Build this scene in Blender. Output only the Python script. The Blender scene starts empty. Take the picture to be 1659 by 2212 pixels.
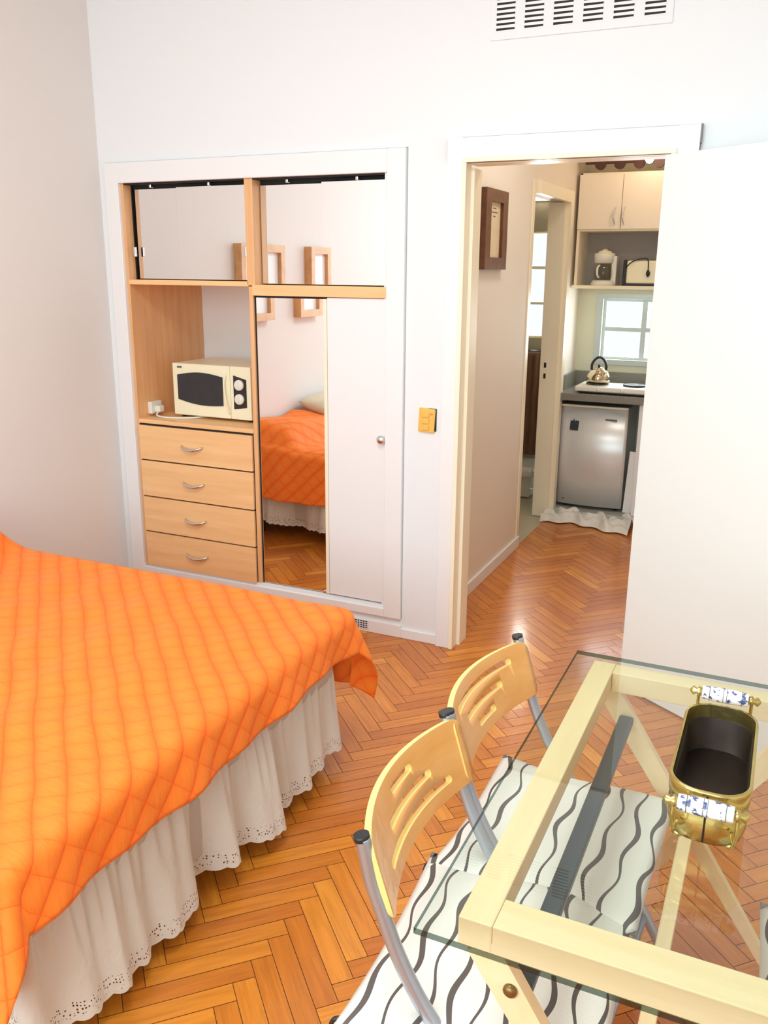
import bpy, bmesh, math, random
from mathutils import Vector, Matrix
random.seed(7)
PI = math.pi
COL = bpy.context.scene.collection
def lin(r, g, b):
    f = lambda c: (c/255/12.92) if c/255 <= .04045 else ((c/255+.055)/1.055)**2.4
    return (f(r), f(g), f(b), 1)

# ------------------------------------------------------------------ materials
def newmat(name):
    m = bpy.data.materials.new(name); m.use_nodes = True
    nt = m.node_tree; nt.nodes.clear()
    out = nt.nodes.new('ShaderNodeOutputMaterial')
    return m, nt, out
def N(nt, t, **kw):
    n = nt.nodes.new(t)
    for k, v in kw.items(): setattr(n, k, v)
    return n
def mat(name, col, rough=.5, metal=0, noise=0., scale=8, bump=0., bscale=60, coat=0., stretch=(1,1,1), col2=None, spec=.5, trans=0, coord='Object'):
    m, nt, out = newmat(name)
    b = N(nt, 'ShaderNodeBsdfPrincipled')
    b.inputs['Roughness'].default_value = rough; b.inputs['Metallic'].default_value = metal
    b.inputs['Coat Weight'].default_value = coat; b.inputs['Specular IOR Level'].default_value = spec
    b.inputs['Transmission Weight'].default_value = trans
    tc = N(nt, 'ShaderNodeTexCoord'); mp = N(nt, 'ShaderNodeMapping'); mp.inputs['Scale'].default_value = stretch
    nt.links.new(tc.outputs[coord], mp.inputs[0])
    nz = N(nt, 'ShaderNodeTexNoise'); nz.inputs['Scale'].default_value = scale; nz.inputs['Detail'].default_value = 4
    nt.links.new(mp.outputs[0], nz.inputs['Vector'])
    mx = N(nt, 'ShaderNodeMix', data_type='RGBA')
    c2 = col2 if col2 else tuple(c*(1-noise) for c in col[:3])+(1,)
    mx.inputs['A'].default_value = col; mx.inputs['B'].default_value = c2
    nt.links.new(nz.outputs['Fac'], mx.inputs['Factor']); nt.links.new(mx.outputs['Result'], b.inputs['Base Color'])
    if bump:
        n2 = N(nt, 'ShaderNodeTexNoise'); n2.inputs['Scale'].default_value = bscale; nt.links.new(mp.outputs[0], n2.inputs['Vector'])
        bp = N(nt, 'ShaderNodeBump'); bp.inputs['Strength'].default_value = bump; bp.inputs['Distance'].default_value = .01
        nt.links.new(n2.outputs['Fac'], bp.inputs['Height']); nt.links.new(bp.outputs[0], b.inputs['Normal'])
    nt.links.new(b.outputs[0], out.inputs[0])
    return m
def wood(name, c1, c2, rough=.4, stretch=(1,1,12), scale=3, coat=0.):
    """fine straight grain: a stretched noise mixed with a broad one"""
    m, nt, out = newmat(name)
    b = N(nt, 'ShaderNodeBsdfPrincipled'); b.inputs['Roughness'].default_value = rough; b.inputs['Coat Weight'].default_value = coat
    tc = N(nt, 'ShaderNodeTexCoord'); mp = N(nt, 'ShaderNodeMapping'); mp.inputs['Scale'].default_value = stretch
    nt.links.new(tc.outputs['Object'], mp.inputs[0])
    nz = N(nt, 'ShaderNodeTexNoise'); nz.inputs['Scale'].default_value = scale; nz.inputs['Detail'].default_value = 6; nz.inputs['Roughness'].default_value = .6
    nt.links.new(mp.outputs[0], nz.inputs['Vector'])
    cr = N(nt, 'ShaderNodeValToRGB'); cr.color_ramp.elements[0].position = .3; cr.color_ramp.elements[1].position = .7
    cr.color_ramp.elements[0].color = c2; cr.color_ramp.elements[1].color = c1
    nt.links.new(nz.outputs['Fac'], cr.inputs[0]); nt.links.new(cr.outputs[0], b.inputs['Base Color'])
    nt.links.new(b.outputs[0], out.inputs[0])
    return m
def glass(name, tint, ior=1.5, mul=1.):
    m, nt, out = newmat(name)
    t = N(nt, 'ShaderNodeBsdfTransparent'); t.inputs[0].default_value = tint
    g = N(nt, 'ShaderNodeBsdfGlossy'); g.inputs['Roughness'].default_value = .01; g.inputs[0].default_value = (1,1,1,1)
    f = N(nt, 'ShaderNodeFresnel'); f.inputs[0].default_value = ior
    ge = N(nt, 'ShaderNodeNewGeometry')
    # front faces only reflect (a thin pane), back faces just pass
    inv = N(nt, 'ShaderNodeMath', operation='SUBTRACT'); inv.inputs[0].default_value = 1
    nt.links.new(ge.outputs['Backfacing'], inv.inputs[1])
    mu = N(nt, 'ShaderNodeMath', operation='MULTIPLY'); nt.links.new(f.outputs[0], mu.inputs[0]); nt.links.new(inv.outputs[0], mu.inputs[1])
    m2 = N(nt, 'ShaderNodeMath', operation='MULTIPLY'); m2.inputs[1].default_value = mul; nt.links.new(mu.outputs[0], m2.inputs[0])
    mx = N(nt, 'ShaderNodeMixShader'); nt.links.new(m2.outputs[0], mx.inputs[0]); nt.links.new(t.outputs[0], mx.inputs[1]); nt.links.new(g.outputs[0], mx.inputs[2])
    nt.links.new(mx.outputs[0], out.inputs[0])
    return m
def emit(name, col, s):
    m, nt, out = newmat(name); e = N(nt, 'ShaderNodeEmission'); e.inputs[0].default_value = col; e.inputs[1].default_value = s
    nt.links.new(e.outputs[0], out.inputs[0]); return m

M = {}
M['wall'] = mat('wall_paint', (.835,.86,.87,1), .7, noise=.015, scale=2, bump=.08, bscale=25)
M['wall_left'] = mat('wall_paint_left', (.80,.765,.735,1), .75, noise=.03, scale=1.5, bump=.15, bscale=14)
M['wall_hall'] = mat('hall_paint', lin(238,230,218), .7, noise=.04, scale=2)
M['wall_kitchen'] = mat('kitchen_paint', lin(222,222,200), .6, noise=.04, scale=3)
M['trim'] = mat('white_enamel', (.87,.87,.87,1), .35, noise=.01)
M['trim_cream'] = mat('cream_enamel', lin(250,240,215), .35, noise=.03)
M['door'] = mat('door_enamel', lin(240,247,244), .4, noise=.01)
M['beech'] = wood('beech_laminate', lin(252,206,150), lin(238,186,128), .4, (1,14,14), 2)
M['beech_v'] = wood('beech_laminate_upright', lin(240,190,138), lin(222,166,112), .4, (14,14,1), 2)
M['mirror'] = mat('mirror_silver', (.93,.93,.93,1), .015, 1.0)
M['dark'] = mat('black_gap', (.012,.010,.010,1), .7)
M['black'] = mat('black_plastic', (.02,.02,.022,1), .35, noise=.2)
M['chrome'] = mat('brushed_chrome', (.72,.72,.72,1), .22, 1.0)
M['tube'] = mat('silver_lacquer', lin(186,194,206), .3, .75, noise=.05)
M['cream_plastic'] = mat('cream_plastic', lin(246,240,208), .35, noise=.02)
M['white_plastic'] = mat('white_plastic', lin(236,236,226), .35, noise=.02)
M['micro_glass'] = mat('oven_window', (.035,.035,.04,1), .12, noise=.4, scale=20)
M['brass'] = mat('aged_brass', lin(220,198,122), .22, .95, noise=.35, scale=25, bump=.15, bscale=40)
M['brass_plate'] = mat('brass_plate', lin(246,204,104), .35, .3, noise=.2, scale=60)
M['brass_in'] = mat('dark_patina', lin(58,46,38), .5, .6, noise=.5, scale=25)
M['pine'] = wood('pale_pine', lin(250,226,182), lin(242,212,162), .45, (10,10,10), 1.5)
M['pine_y'] = wood('pale_pine_long', lin(250,226,182), lin(242,212,162), .45, (14,1,14), 2)
M['pine_x'] = wood('pale_pine_cross', lin(250,226,182), lin(242,212,162), .45, (1,14,14), 2)
M['ply'] = wood('honey_plywood', lin(240,182,108), lin(228,160,80), .35, (14,1,14), 2, coat=.3)
M['ply_edge'] = mat('plywood_edge', lin(252,226,140), .45, noise=.06)
M['bar'] = mat('blue_grey_metal', lin(84,92,98), .4, .5)
M['glass'] = glass('table_glass', (.92,.95,.93,1), 1.5, 1.0)
M['bolt'] = mat('bronze_bolt', lin(150,118,70), .35, .8, noise=.3, scale=60)
M['glass_edge'] = glass('glass_edge_green', (.19,.27,.25,1), 1.5, 1.0)
M['glass_edge_old'] = mat('glass_edge_green', lin(74,92,88), .15, noise=.2, scale=20)
M['window_glass'] = glass('window_glass', (.97,.98,.98,1), 1.45, .6)
M['counter'] = mat('grey_granite', lin(150,148,138), .3, noise=.5, scale=90)
M['plinth'] = mat('grey_marble', lin(190,192,184), .35, noise=.25, scale=14)
M['fridge'] = mat('fridge_white', lin(226,226,224), .28, .25, noise=.03)
M['steel'] = mat('polished_steel', lin(215,200,175), .1, 1.0)
M['win_frame'] = mat('grey_blue_frame', lin(196,208,210), .4, noise=.03)
M['kitchen_door'] = mat('cabinet_white', lin(244,234,216), .4, noise=.02)
M['kitchen_grey'] = mat('grey_back_panel', lin(170,164,160), .5, noise=.1, scale=3)
M['walnut'] = wood('brown_frame_wood', lin(122,74,44), lin(86,48,28), .4, (3,3,3), 6)
M['frame_wood'] = wood('light_frame_wood', lin(226,176,122), lin(205,150,95), .4, (3,3,3), 5)
M['paper'] = mat('print_paper', lin(232,214,180), .6, noise=.22, scale=18)
M['white_paper'] = mat('white_print', lin(240,240,240), .4, noise=.03)
M['valance'] = mat('dark_red_wood', lin(84,46,34), .5, noise=.4, scale=10)
M['rag'] = mat('crumpled_white_plastic', lin(240,236,230), .35, noise=.12, scale=20, bump=.6, bscale=30)
M['towel'] = mat('brown_towel', lin(150,110,84), .9, noise=.45, scale=9, bump=.5, bscale=50, stretch=(3,3,.6))
M['porcelain'] = mat('porcelain', lin(238,236,228), .12, noise=.02)
M['tile'] = mat('bath_tile', lin(196,186,160), .3, noise=.15, scale=4)
M['orange_in'] = mat('mattress_ticking', lin(196,190,180), .9, noise=.1)
M['maroon'] = mat('maroon_sheet', lin(96,26,24), .9, noise=.2)
M['pillow'] = mat('beige_pillow', lin(226,214,186), .85, noise=.15, scale=14, bump=.3, bscale=25)
M['sticker_blue'] = mat('blue_grey_print', lin(52,60,74), .5, noise=.5, scale=120)
M['logo'] = mat('grey_badge', lin(96,98,96), .4)
M['pane_white'] = mat('frosted', lin(240,240,240), .6)
M['bulb'] = emit('lit_bulb', (1,.82,.66,1), 6)

def floor_mat():
    m, nt, out = newmat('herringbone_parquet')
    b = N(nt, 'ShaderNodeBsdfPrincipled')
    uv = N(nt, 'ShaderNodeUVMap'); mp = N(nt, 'ShaderNodeMapping'); mp.inputs['Scale'].default_value = (2.2, 26, 1)
    nt.links.new(uv.outputs[0], mp.inputs[0])
    nz = N(nt, 'ShaderNodeTexNoise'); nz.inputs['Scale'].default_value = 2.4; nz.inputs['Detail'].default_value = 7; nz.inputs['Roughness'].default_value = .62; nz.inputs['Distortion'].default_value = .35
    nt.links.new(mp.outputs[0], nz.inputs['Vector'])
    at = N(nt, 'ShaderNodeAttribute', attribute_name='tone')
    sep = N(nt, 'ShaderNodeSeparateColor'); nt.links.new(at.outputs['Color'], sep.inputs[0])
    cr = N(nt, 'ShaderNodeValToRGB'); e = cr.color_ramp.elements
    e[0].position = 0; e[0].color = lin(198,112,34); e[1].position = 1; e[1].color = lin(242,168,66)
    x = e.new(.5); x.color = lin(224,140,44)
    nt.links.new(sep.outputs[0], cr.inputs[0])
    g = N(nt, 'ShaderNodeValToRGB'); g.color_ramp.elements[0].position = .32; g.color_ramp.elements[0].color = (.70,.62,.52,1)
    g.color_ramp.elements[1].position = .62; g.color_ramp.elements[1].color = (1,1,1,1)
    nt.links.new(nz.outputs['Fac'], g.inputs[0])
    mx = N(nt, 'ShaderNodeMix', data_type='RGBA', blend_type='MULTIPLY'); mx.inputs['Factor'].default_value = .8
    nt.links.new(cr.outputs[0], mx.inputs['A']); nt.links.new(g.outputs[0], mx.inputs['B'])
    nt.links.new(mx.outputs['Result'], b.inputs['Base Color'])
    b.inputs['Roughness'].default_value = .34; b.inputs['Coat Weight'].default_value = .25; b.inputs['Coat Roughness'].default_value = .12
    bp = N(nt, 'ShaderNodeBump'); bp.inputs['Strength'].default_value = .15; bp.inputs['Distance'].default_value = .004
    nt.links.new(nz.outputs['Fac'], bp.inputs['Height']); nt.links.new(bp.outputs[0], b.inputs['Normal'])
    nt.links.new(b.outputs[0], out.inputs[0]); return m
M['parquet'] = floor_mat()

def quilt_mat():
    m, nt, out = newmat('orange_quilt')
    b = N(nt, 'ShaderNodeBsdfPrincipled'); b.inputs['Roughness'].default_value = .62; b.inputs['Specular IOR Level'].default_value = .35
    b.inputs['Sheen Weight'].default_value = .25; b.inputs['Sheen Tint'].default_value = lin(255,200,140)
    uv = N(nt, 'ShaderNodeUVMap'); sp = N(nt, 'ShaderNodeSeparateXYZ'); nt.links.new(uv.outputs[0], sp.inputs[0])
    nzw = N(nt, 'ShaderNodeTexNoise'); nzw.inputs['Scale'].default_value = 5; nt.links.new(uv.outputs[0], nzw.inputs['Vector'])
    wob = N(nt, 'ShaderNodeMath', operation='MULTIPLY'); wob.inputs[1].default_value = .03; nt.links.new(nzw.outputs['Fac'], wob.inputs[0])
    def diag(op):
        a = N(nt, 'ShaderNodeMath', operation=op); nt.links.new(sp.outputs[0], a.inputs[0]); nt.links.new(sp.outputs[1], a.inputs[1])
        a2 = N(nt, 'ShaderNodeMath', operation='ADD'); nt.links.new(a.outputs[0], a2.inputs[0]); nt.links.new(wob.outputs[0], a2.inputs[1])
        s = N(nt, 'ShaderNodeMath', operation='MULTIPLY'); s.inputs[1].default_value = PI/.092; nt.links.new(a2.outputs[0], s.inputs[0])
        c = N(nt, 'ShaderNodeMath', operation='SINE'); nt.links.new(s.outputs[0], c.inputs[0])
        d = N(nt, 'ShaderNodeMath', operation='ABSOLUTE'); nt.links.new(c.outputs[0], d.inputs[0])
        p = N(nt, 'ShaderNodeMath', operation='POWER'); p.inputs[1].default_value = .45; nt.links.new(d.outputs[0], p.inputs[0])
        return p
    d1, d2 = diag('ADD'), diag('SUBTRACT')
    d1.inputs[1].default_value = .12
    mn = N(nt, 'ShaderNodeMath', operation='MULTIPLY'); nt.links.new(d1.outputs[0], mn.inputs[0]); nt.links.new(d2.outputs[0], mn.inputs[1])
    # fine gathers across the channels
    mpn = N(nt, 'ShaderNodeMapping'); mpn.inputs['Rotation'].default_value = (0,0,PI/4); mpn.inputs['Scale'].default_value = (9, 45, 1)
    nt.links.new(uv.outputs[0], mpn.inputs[0])
    nz = N(nt, 'ShaderNodeTexNoise'); nz.inputs['Scale'].default_value = 1.6; nz.inputs['Detail'].default_value = 5; nt.links.new(mpn.outputs[0], nz.inputs['Vector'])
    sc = N(nt, 'ShaderNodeMath', operation='MULTIPLY'); sc.inputs[1].default_value = .9; nt.links.new(nz.outputs['Fac'], sc.inputs[0])
    ad = N(nt, 'ShaderNodeMath', operation='ADD'); nt.links.new(mn.outputs[0], ad.inputs[0]); nt.links.new(sc.outputs[0], ad.inputs[1])
    bp = N(nt, 'ShaderNodeBump'); bp.inputs['Strength'].default_value = .42; bp.inputs['Distance'].default_value = .010
    nt.links.new(ad.outputs[0], bp.inputs['Height']); nt.links.new(bp.outputs[0], b.inputs['Normal'])
    mx = N(nt, 'ShaderNodeMix', data_type='RGBA'); mx.inputs['A'].default_value = lin(250,98,12); mx.inputs['B'].default_value = lin(255,136,42)
    nt.links.new(mn.outputs[0], mx.inputs['Factor']); nt.links.new(mx.outputs['Result'], b.inputs['Base Color'])
    nt.links.new(b.outputs[0], out.inputs[0]); return m
M['quilt'] = quilt_mat()

def lace_mat():
    m, nt, out = newmat('eyelet_cotton')
    b = N(nt, 'ShaderNodeBsdfPrincipled'); b.inputs['Roughness'].default_value = .8
    b.inputs['Base Color'].default_value = lin(228,224,212)
    tr = N(nt, 'ShaderNodeBsdfTranslucent'); tr.inputs[0].default_value = lin(240,228,205)
    ms = N(nt, 'ShaderNodeMixShader'); ms.inputs[0].default_value = .12
    nt.links.new(b.outputs[0], ms.inputs[1]); nt.links.new(tr.outputs[0], ms.inputs[2])
    uv = N(nt, 'ShaderNodeUVMap'); sp = N(nt, 'ShaderNodeSeparateXYZ'); nt.links.new(uv.outputs[0], sp.inputs[0])
    vo = N(nt, 'ShaderNodeTexVoronoi'); vo.inputs['Scale'].default_value = 115; vo.inputs['Randomness'].default_value = .45; nt.links.new(uv.outputs[0], vo.inputs['Vector'])
    hole = N(nt, 'ShaderNodeMath', operation='LESS_THAN'); hole.inputs[1].default_value = .27; nt.links.new(vo.outputs['Distance'], hole.inputs[0])
    hi = N(nt, 'ShaderNodeMath', operation='LESS_THAN'); hi.inputs[1].default_value = .046; nt.links.new(sp.outputs[1], hi.inputs[0])
    lo = N(nt, 'ShaderNodeMath', operation='GREATER_THAN'); lo.inputs[1].default_value = .012; nt.links.new(sp.outputs[1], lo.inputs[0])
    a = N(nt, 'ShaderNodeMath', operation='MULTIPLY'); nt.links.new(hole.outputs[0], a.inputs[0]); nt.links.new(hi.outputs[0], a.inputs[1])
    a2 = N(nt, 'ShaderNodeMath', operation='MULTIPLY'); nt.links.new(a.outputs[0], a2.inputs[0]); nt.links.new(lo.outputs[0], a2.inputs[1])
    t = N(nt, 'ShaderNodeBsdfTransparent')
    m2 = N(nt, 'ShaderNodeMixShader'); nt.links.new(a2.outputs[0], m2.inputs[0]); nt.links.new(ms.outputs[0], m2.inputs[1]); nt.links.new(t.outputs[0], m2.inputs[2])
    # embroidered dots higher up
    v2 = N(nt, 'ShaderNodeTexVoronoi'); v2.inputs['Scale'].default_value = 70; nt.links.new(uv.outputs[0], v2.inputs['Vector'])
    bp = N(nt, 'ShaderNodeBump'); bp.inputs['Strength'].default_value = .35; bp.inputs['Distance'].default_value = .003
    nt.links.new(v2.outputs['Distance'], bp.inputs['Height']); nt.links.new(bp.outputs[0], b.inputs['Normal'])
    nt.links.new(m2.outputs[0], out.inputs[0]); return m
M['lace'] = lace_mat()

def stripe_mat():
    """pale cushion cloth with wavy charcoal lines of uneven width"""
    m, nt, out = newmat('wavy_striped_cotton')
    b = N(nt, 'ShaderNodeBsdfPrincipled'); b.inputs['Roughness'].default_value = .85
    uv = N(nt, 'ShaderNodeUVMap'); sp = N(nt, 'ShaderNodeSeparateXYZ'); nt.links.new(uv.outputs[0], sp.inputs[0])
    def math_(op, a, bb):
        n = N(nt, 'ShaderNodeMath', operation=op)
        for i, v in enumerate((a, bb)):
            if v is None: continue
            if isinstance(v, (int, float)): n.inputs[i].default_value = v
            else: nt.links.new(v, n.inputs[i])
        return n.outputs[0]
    u, v = sp.outputs[1], sp.outputs[0]
    cell = math_('FLOOR', math_('MULTIPLY', v, 22.0), None)          # stripe index
    ph = math_('MULTIPLY', cell, 2.4)
    s1 = math_('SINE', math_('ADD', math_('MULTIPLY', u, 40.0), ph), None)
    s2 = math_('SINE', math_('ADD', math_('MULTIPLY', u, 15.0), math_('MULTIPLY', cell, 1.1)), None)
    fr = math_('FRACT', math_('MULTIPLY', v, 22.0), None)
    cen = math_('ADD', .5, math_('ADD', math_('MULTIPLY', s1, .15), math_('MULTIPLY', s2, .13)))
    dist = math_('ABSOLUTE', math_('SUBTRACT', fr, cen), None)
    wd = math_('ADD', .085, math_('MULTIPLY', math_('SINE', math_('ADD', math_('MULTIPLY', u, 20.0), math_('MULTIPLY', cell, 4.0)), None), .035))
    on = math_('LESS_THAN', dist, wd)
    nz = N(nt, 'ShaderNodeTexNoise'); nz.inputs['Scale'].default_value = 160; nt.links.new(uv.outputs[0], nz.inputs['Vector'])
    mx = N(nt, 'ShaderNodeMix', data_type='RGBA'); mx.inputs['A'].default_value = lin(234,230,220); mx.inputs['B'].default_value = lin(96,86,80)
    nt.links.new(on, mx.inputs['Factor']); nt.links.new(mx.outputs['Result'], b.inputs['Base Color'])
    bp = N(nt, 'ShaderNodeBump'); bp.inputs['Strength'].default_value = .3; bp.inputs['Distance'].default_value = .002
    nt.links.new(nz.outputs['Fac'], bp.inputs['Height']); nt.links.new(bp.outputs[0], b.inputs['Normal'])
    nt.links.new(b.outputs[0], out.inputs[0]); return m
M['stripes'] = stripe_mat()

def handle_mat():
    """porcelain grip with small blue brush marks and ring lines"""
    m, nt, out = newmat('painted_porcelain')
    b = N(nt, 'ShaderNodeBsdfPrincipled'); b.inputs['Roughness'].default_value = .12
    tc = N(nt, 'ShaderNodeTexCoord'); nz = N(nt, 'ShaderNodeTexNoise'); nz.inputs['Scale'].default_value = 75; nz.inputs['Detail'].default_value = 3
    nt.links.new(tc.outputs['Object'], nz.inputs['Vector'])
    cr = N(nt, 'ShaderNodeValToRGB'); cr.color_ramp.elements[0].position = .57; cr.color_ramp.elements[0].color = lin(246,246,250)
    cr.color_ramp.elements[1].position = .60; cr.color_ramp.elements[1].color = lin(86,96,140)
    nt.links.new(nz.outputs['Fac'], cr.inputs[0]); nt.links.new(cr.outputs[0], b.inputs['Base Color'])
    nt.links.new(b.outputs[0], out.inputs[0]); return m
M['grip'] = handle_mat()

# ------------------------------------------------------------------ mesh helpers
def B(): return bmesh.new()
def box(bm, x0, x1, y0, y1, z0, z1, bev=0, mi=0, seg=2):
    vs = [bm.verts.new((x, y, z)) for x in (x0, x1) for y in (y0, y1) for z in (z0, z1)]
    fs = [bm.faces.new([vs[i] for i in q]) for q in ((0,1,3,2),(4,6,7,5),(0,4,5,1),(2,3,7,6),(0,2,6,4),(1,5,7,3))]
    for f in fs: f.material_index = mi
    if bev:
        es = {e for f in fs for e in f.edges}
        r = bmesh.ops.bevel(bm, geom=list(es), offset=bev, segments=seg, affect='EDGES', profile=.5)
        for f in r['faces']: f.material_index = mi
    return bm
def prism(bm, p, q, w, h, bev=0, mi=0, up=Vector((0,0,1))):
    """a squared bar from p to q; w across, h along 'up'"""
    p, q = Vector(p), Vector(q); d = (q-p).normalized(); s = d.cross(up).normalized(); u = s.cross(d)
    vs = []
    for c in (p, q):
        for a, b_ in ((-1,-1),(1,-1),(1,1),(-1,1)): vs.append(bm.verts.new(c + s*w/2*a + u*h/2*b_))
    fs = [bm.faces.new([vs[i] for i in f]) for f in ((3,2,1,0),(4,5,6,7),(0,1,5,4),(1,2,6,5),(2,3,7,6),(3,0,4,7))]
    for f in fs: f.material_index = mi
    if bev: bmesh.ops.bevel(bm, geom=list({e for f in fs for e in f.edges}), offset=bev, segments=2, affect='EDGES', profile=.5)
    return bm
def smooth_path(pts, n=6):
    pts = [Vector(p) for p in pts]; P = [pts[0]*2-pts[1]] + pts + [pts[-1]*2-pts[-2]]; o = []
    for i in range(1, len(P)-2):
        for k in range(n):
            t = k/n; a, b, c, d = P[i-1:i+3]
            o.append(.5*((2*b)+(c-a)*t+(2*a-5*b+4*c-d)*t*t+(3*b-a-3*c+d)*t**3))
    o.append(pts[-1]); return o
def tube(bm, pts, r, seg=12, n=6, mi=0, smooth=True, caps=True):
    P = smooth_path(pts, n) if smooth and len(pts) > 2 else [Vector(p) for p in pts]
    rr = r if callable(r) else (lambda t: r)
    rings = []; ref = None
    for i, p in enumerate(P):
        d = (P[min(i+1, len(P)-1)] - P[max(i-1, 0)]).normalized()
        if ref is None: ref = d.orthogonal().normalized()
        ref = (ref - d*ref.dot(d)).normalized(); s = d.cross(ref)
        R = rr(i/(len(P)-1))
        rings.append([bm.verts.new(p + (ref*math.cos(a)+s*math.sin(a))*R) for a in [2*PI*k/seg for k in range(seg)]])
    for a, b in zip(rings, rings[1:]):
        for k in range(seg):
            f = bm.faces.new((a[k], a[(k+1)%seg], b[(k+1)%seg], b[k])); f.smooth = True; f.material_index = mi
    if caps:
        for ring, flip in ((rings[0], True), (rings[-1], False)):
            f = bm.faces.new(list(reversed(ring)) if flip else ring); f.material_index = mi
    return bm
def lathe(bm, prof, c, seg=32, axis='z', mi=0):
    c = Vector(c); rings = []
    def mp(r, h, a):
        x, y = r*math.cos(a), r*math.sin(a)
        return c + (Vector((x,y,h)) if axis == 'z' else Vector((x,h,y)) if axis == 'y' else Vector((h,x,y)))
    for r, h in prof: rings.append([bm.verts.new(mp(max(r,1e-5), h, 2*PI*k/seg)) for k in range(seg)])
    for a, b in zip(rings, rings[1:]):
        for k in range(seg):
            f = bm.faces.new((a[k], a[(k+1)%seg], b[(k+1)%seg], b[k])); f.smooth = True; f.material_index = mi
    for ring in (rings[0], rings[-1]):
        bm.faces.new(ring).material_index = mi
    return bm
def grid(bm, nu, nv, fn, uvfn=None, smooth=True, mi=0):
    vs = [[bm.verts.new(fn(i/nu, j/nv)) for j in range(nv+1)] for i in range(nu+1)]
    ul = bm.loops.layers.uv.verify() if uvfn else None
    for i in range(nu):
        for j in range(nv):
            f = bm.faces.new((vs[i][j], vs[i+1][j], vs[i+1][j+1], vs[i][j+1])); f.smooth = smooth; f.material_index = mi
            if uvfn:
                for l, (a, b) in zip(f.loops, ((i,j),(i+1,j),(i+1,j+1),(i,j+1))): l[ul].uv = uvfn(a/nu, b/nv)
    return vs
def rrect(cx, cy, w, h, r, n=6):
    o = []
    for sx, sy, a0 in ((1,1,0),(-1,1,PI/2),(-1,-1,PI),(1,-1,3*PI/2)):
        for k in range(n+1):
            a = a0 + PI/2*k/n; o.append((cx+sx*(w/2-r)+r*math.cos(a), cy+sy*(h/2-r)+r*math.sin(a)))
    return o
def plate(outline, holes, th, cuts=0):
    """flat plate in XY with holes, th thick (z 0..th), optionally cut across x so that it can be bent"""
    cu = bpy.data.curves.new('tmp', 'CURVE'); cu.dimensions = '2D'; cu.fill_mode = 'BOTH'
    for ring in [outline] + list(holes):
        s = cu.splines.new('POLY'); s.points.add(len(ring)-1)
        for p, c in zip(s.points, ring): p.co = (c[0], c[1], 0, 1)
        s.use_cyclic_u = True
    o = bpy.data.objects.new('tmp', cu); COL.objects.link(o)
    me = bpy.data.meshes.new_from_object(o.evaluated_get(bpy.context.evaluated_depsgraph_get()))
    bm = B(); bm.from_mesh(me)
    bpy.data.objects.remove(o); bpy.data.curves.remove(cu); bpy.data.meshes.remove(me)
    bmesh.ops.remove_doubles(bm, verts=bm.verts, dist=1e-5)
    if cuts:
        x0 = min(v.co.x for v in bm.verts); x1 = max(v.co.x for v in bm.verts)
        for k in range(1, cuts):
            bmesh.ops.bisect_plane(bm, geom=bm.verts[:]+bm.edges[:]+bm.faces[:], plane_co=(x0+(x1-x0)*k/cuts,0,0), plane_no=(1,0,0))
    bmesh.ops.recalc_face_normals(bm, faces=bm.faces)
    top = bm.faces[:]
    r = bmesh.ops.extrude_face_region(bm, geom=top, use_keep_orig=True)
    for v in r['geom']:
        if isinstance(v, bmesh.types.BMVert): v.co.z += th
    for f in bm.faces:
        f.normal_update()
        f.material_index = 0 if abs(f.normal.z) > .5 else 1
    bmesh.ops.recalc_face_normals(bm, faces=bm.faces)
    return bm
def xform(bm, mtx=None, fn=None):
    for v in bm.verts:
        if mtx is not None: v.co = mtx @ v.co
        if fn: v.co = Vector(fn(v.co))
    return bm

# ------------------------------------------------------------------ object helpers
ORG = {}
def obj(name, bm, mats, parent=None, loc=None, local=False, label=None, cat=None, group=None, kind=None, normals=True, shade=None):
    if normals: bmesh.ops.recalc_face_normals(bm, faces=bm.faces)
    org = Vector((0,0,0))
    if parent is not None and not local: org = ORG.get(parent.name, Vector((0,0,0)))
    if loc is not None: org = Vector(loc)
    if org.length > 0 and not local:
        for v in bm.verts: v.co -= org
    if shade == 'auto':
        for f in bm.faces: f.smooth = True
        for e in bm.edges:
            if len(e.link_faces) == 2 and e.calc_face_angle(0) > .6: e.smooth = False
    me = bpy.data.meshes.new(name); bm.to_mesh(me); bm.free()
    for m in (mats if isinstance(mats, (list, tuple)) else [mats]): me.materials.append(M[m])
    o = bpy.data.objects.new(name, me); COL.objects.link(o)
    if parent is not None: o.parent = parent; ORG[o.name] = org
    elif loc is not None: o.location = loc; ORG[o.name] = org
    if label: o['label'] = label
    if cat: o['category'] = cat
    if group: o['group'] = group
    if kind: o['kind'] = kind
    return o
def thing(name, label, cat, loc=(0,0,0), rotz=0, group=None, kind=None):
    o = bpy.data.objects.new(name, None); o.empty_display_size = .05; COL.objects.link(o)
    o.location = loc; o.rotation_euler = (0,0,rotz); ORG[o.name] = Vector(loc)
    if label: o['label'] = label
    if cat: o['category'] = cat
    if group: o['group'] = group
    if kind: o['kind'] = kind
    return o
def struct(name, bm, mats, **kw): return obj(name, bm, mats, kind='structure', **kw)
def copy_tree(o, parent=None):
    c = o.copy(); COL.objects.link(c)
    if parent is not None: c.parent = parent
    for ch in list(o.children): copy_tree(ch, c)
    return c

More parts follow.
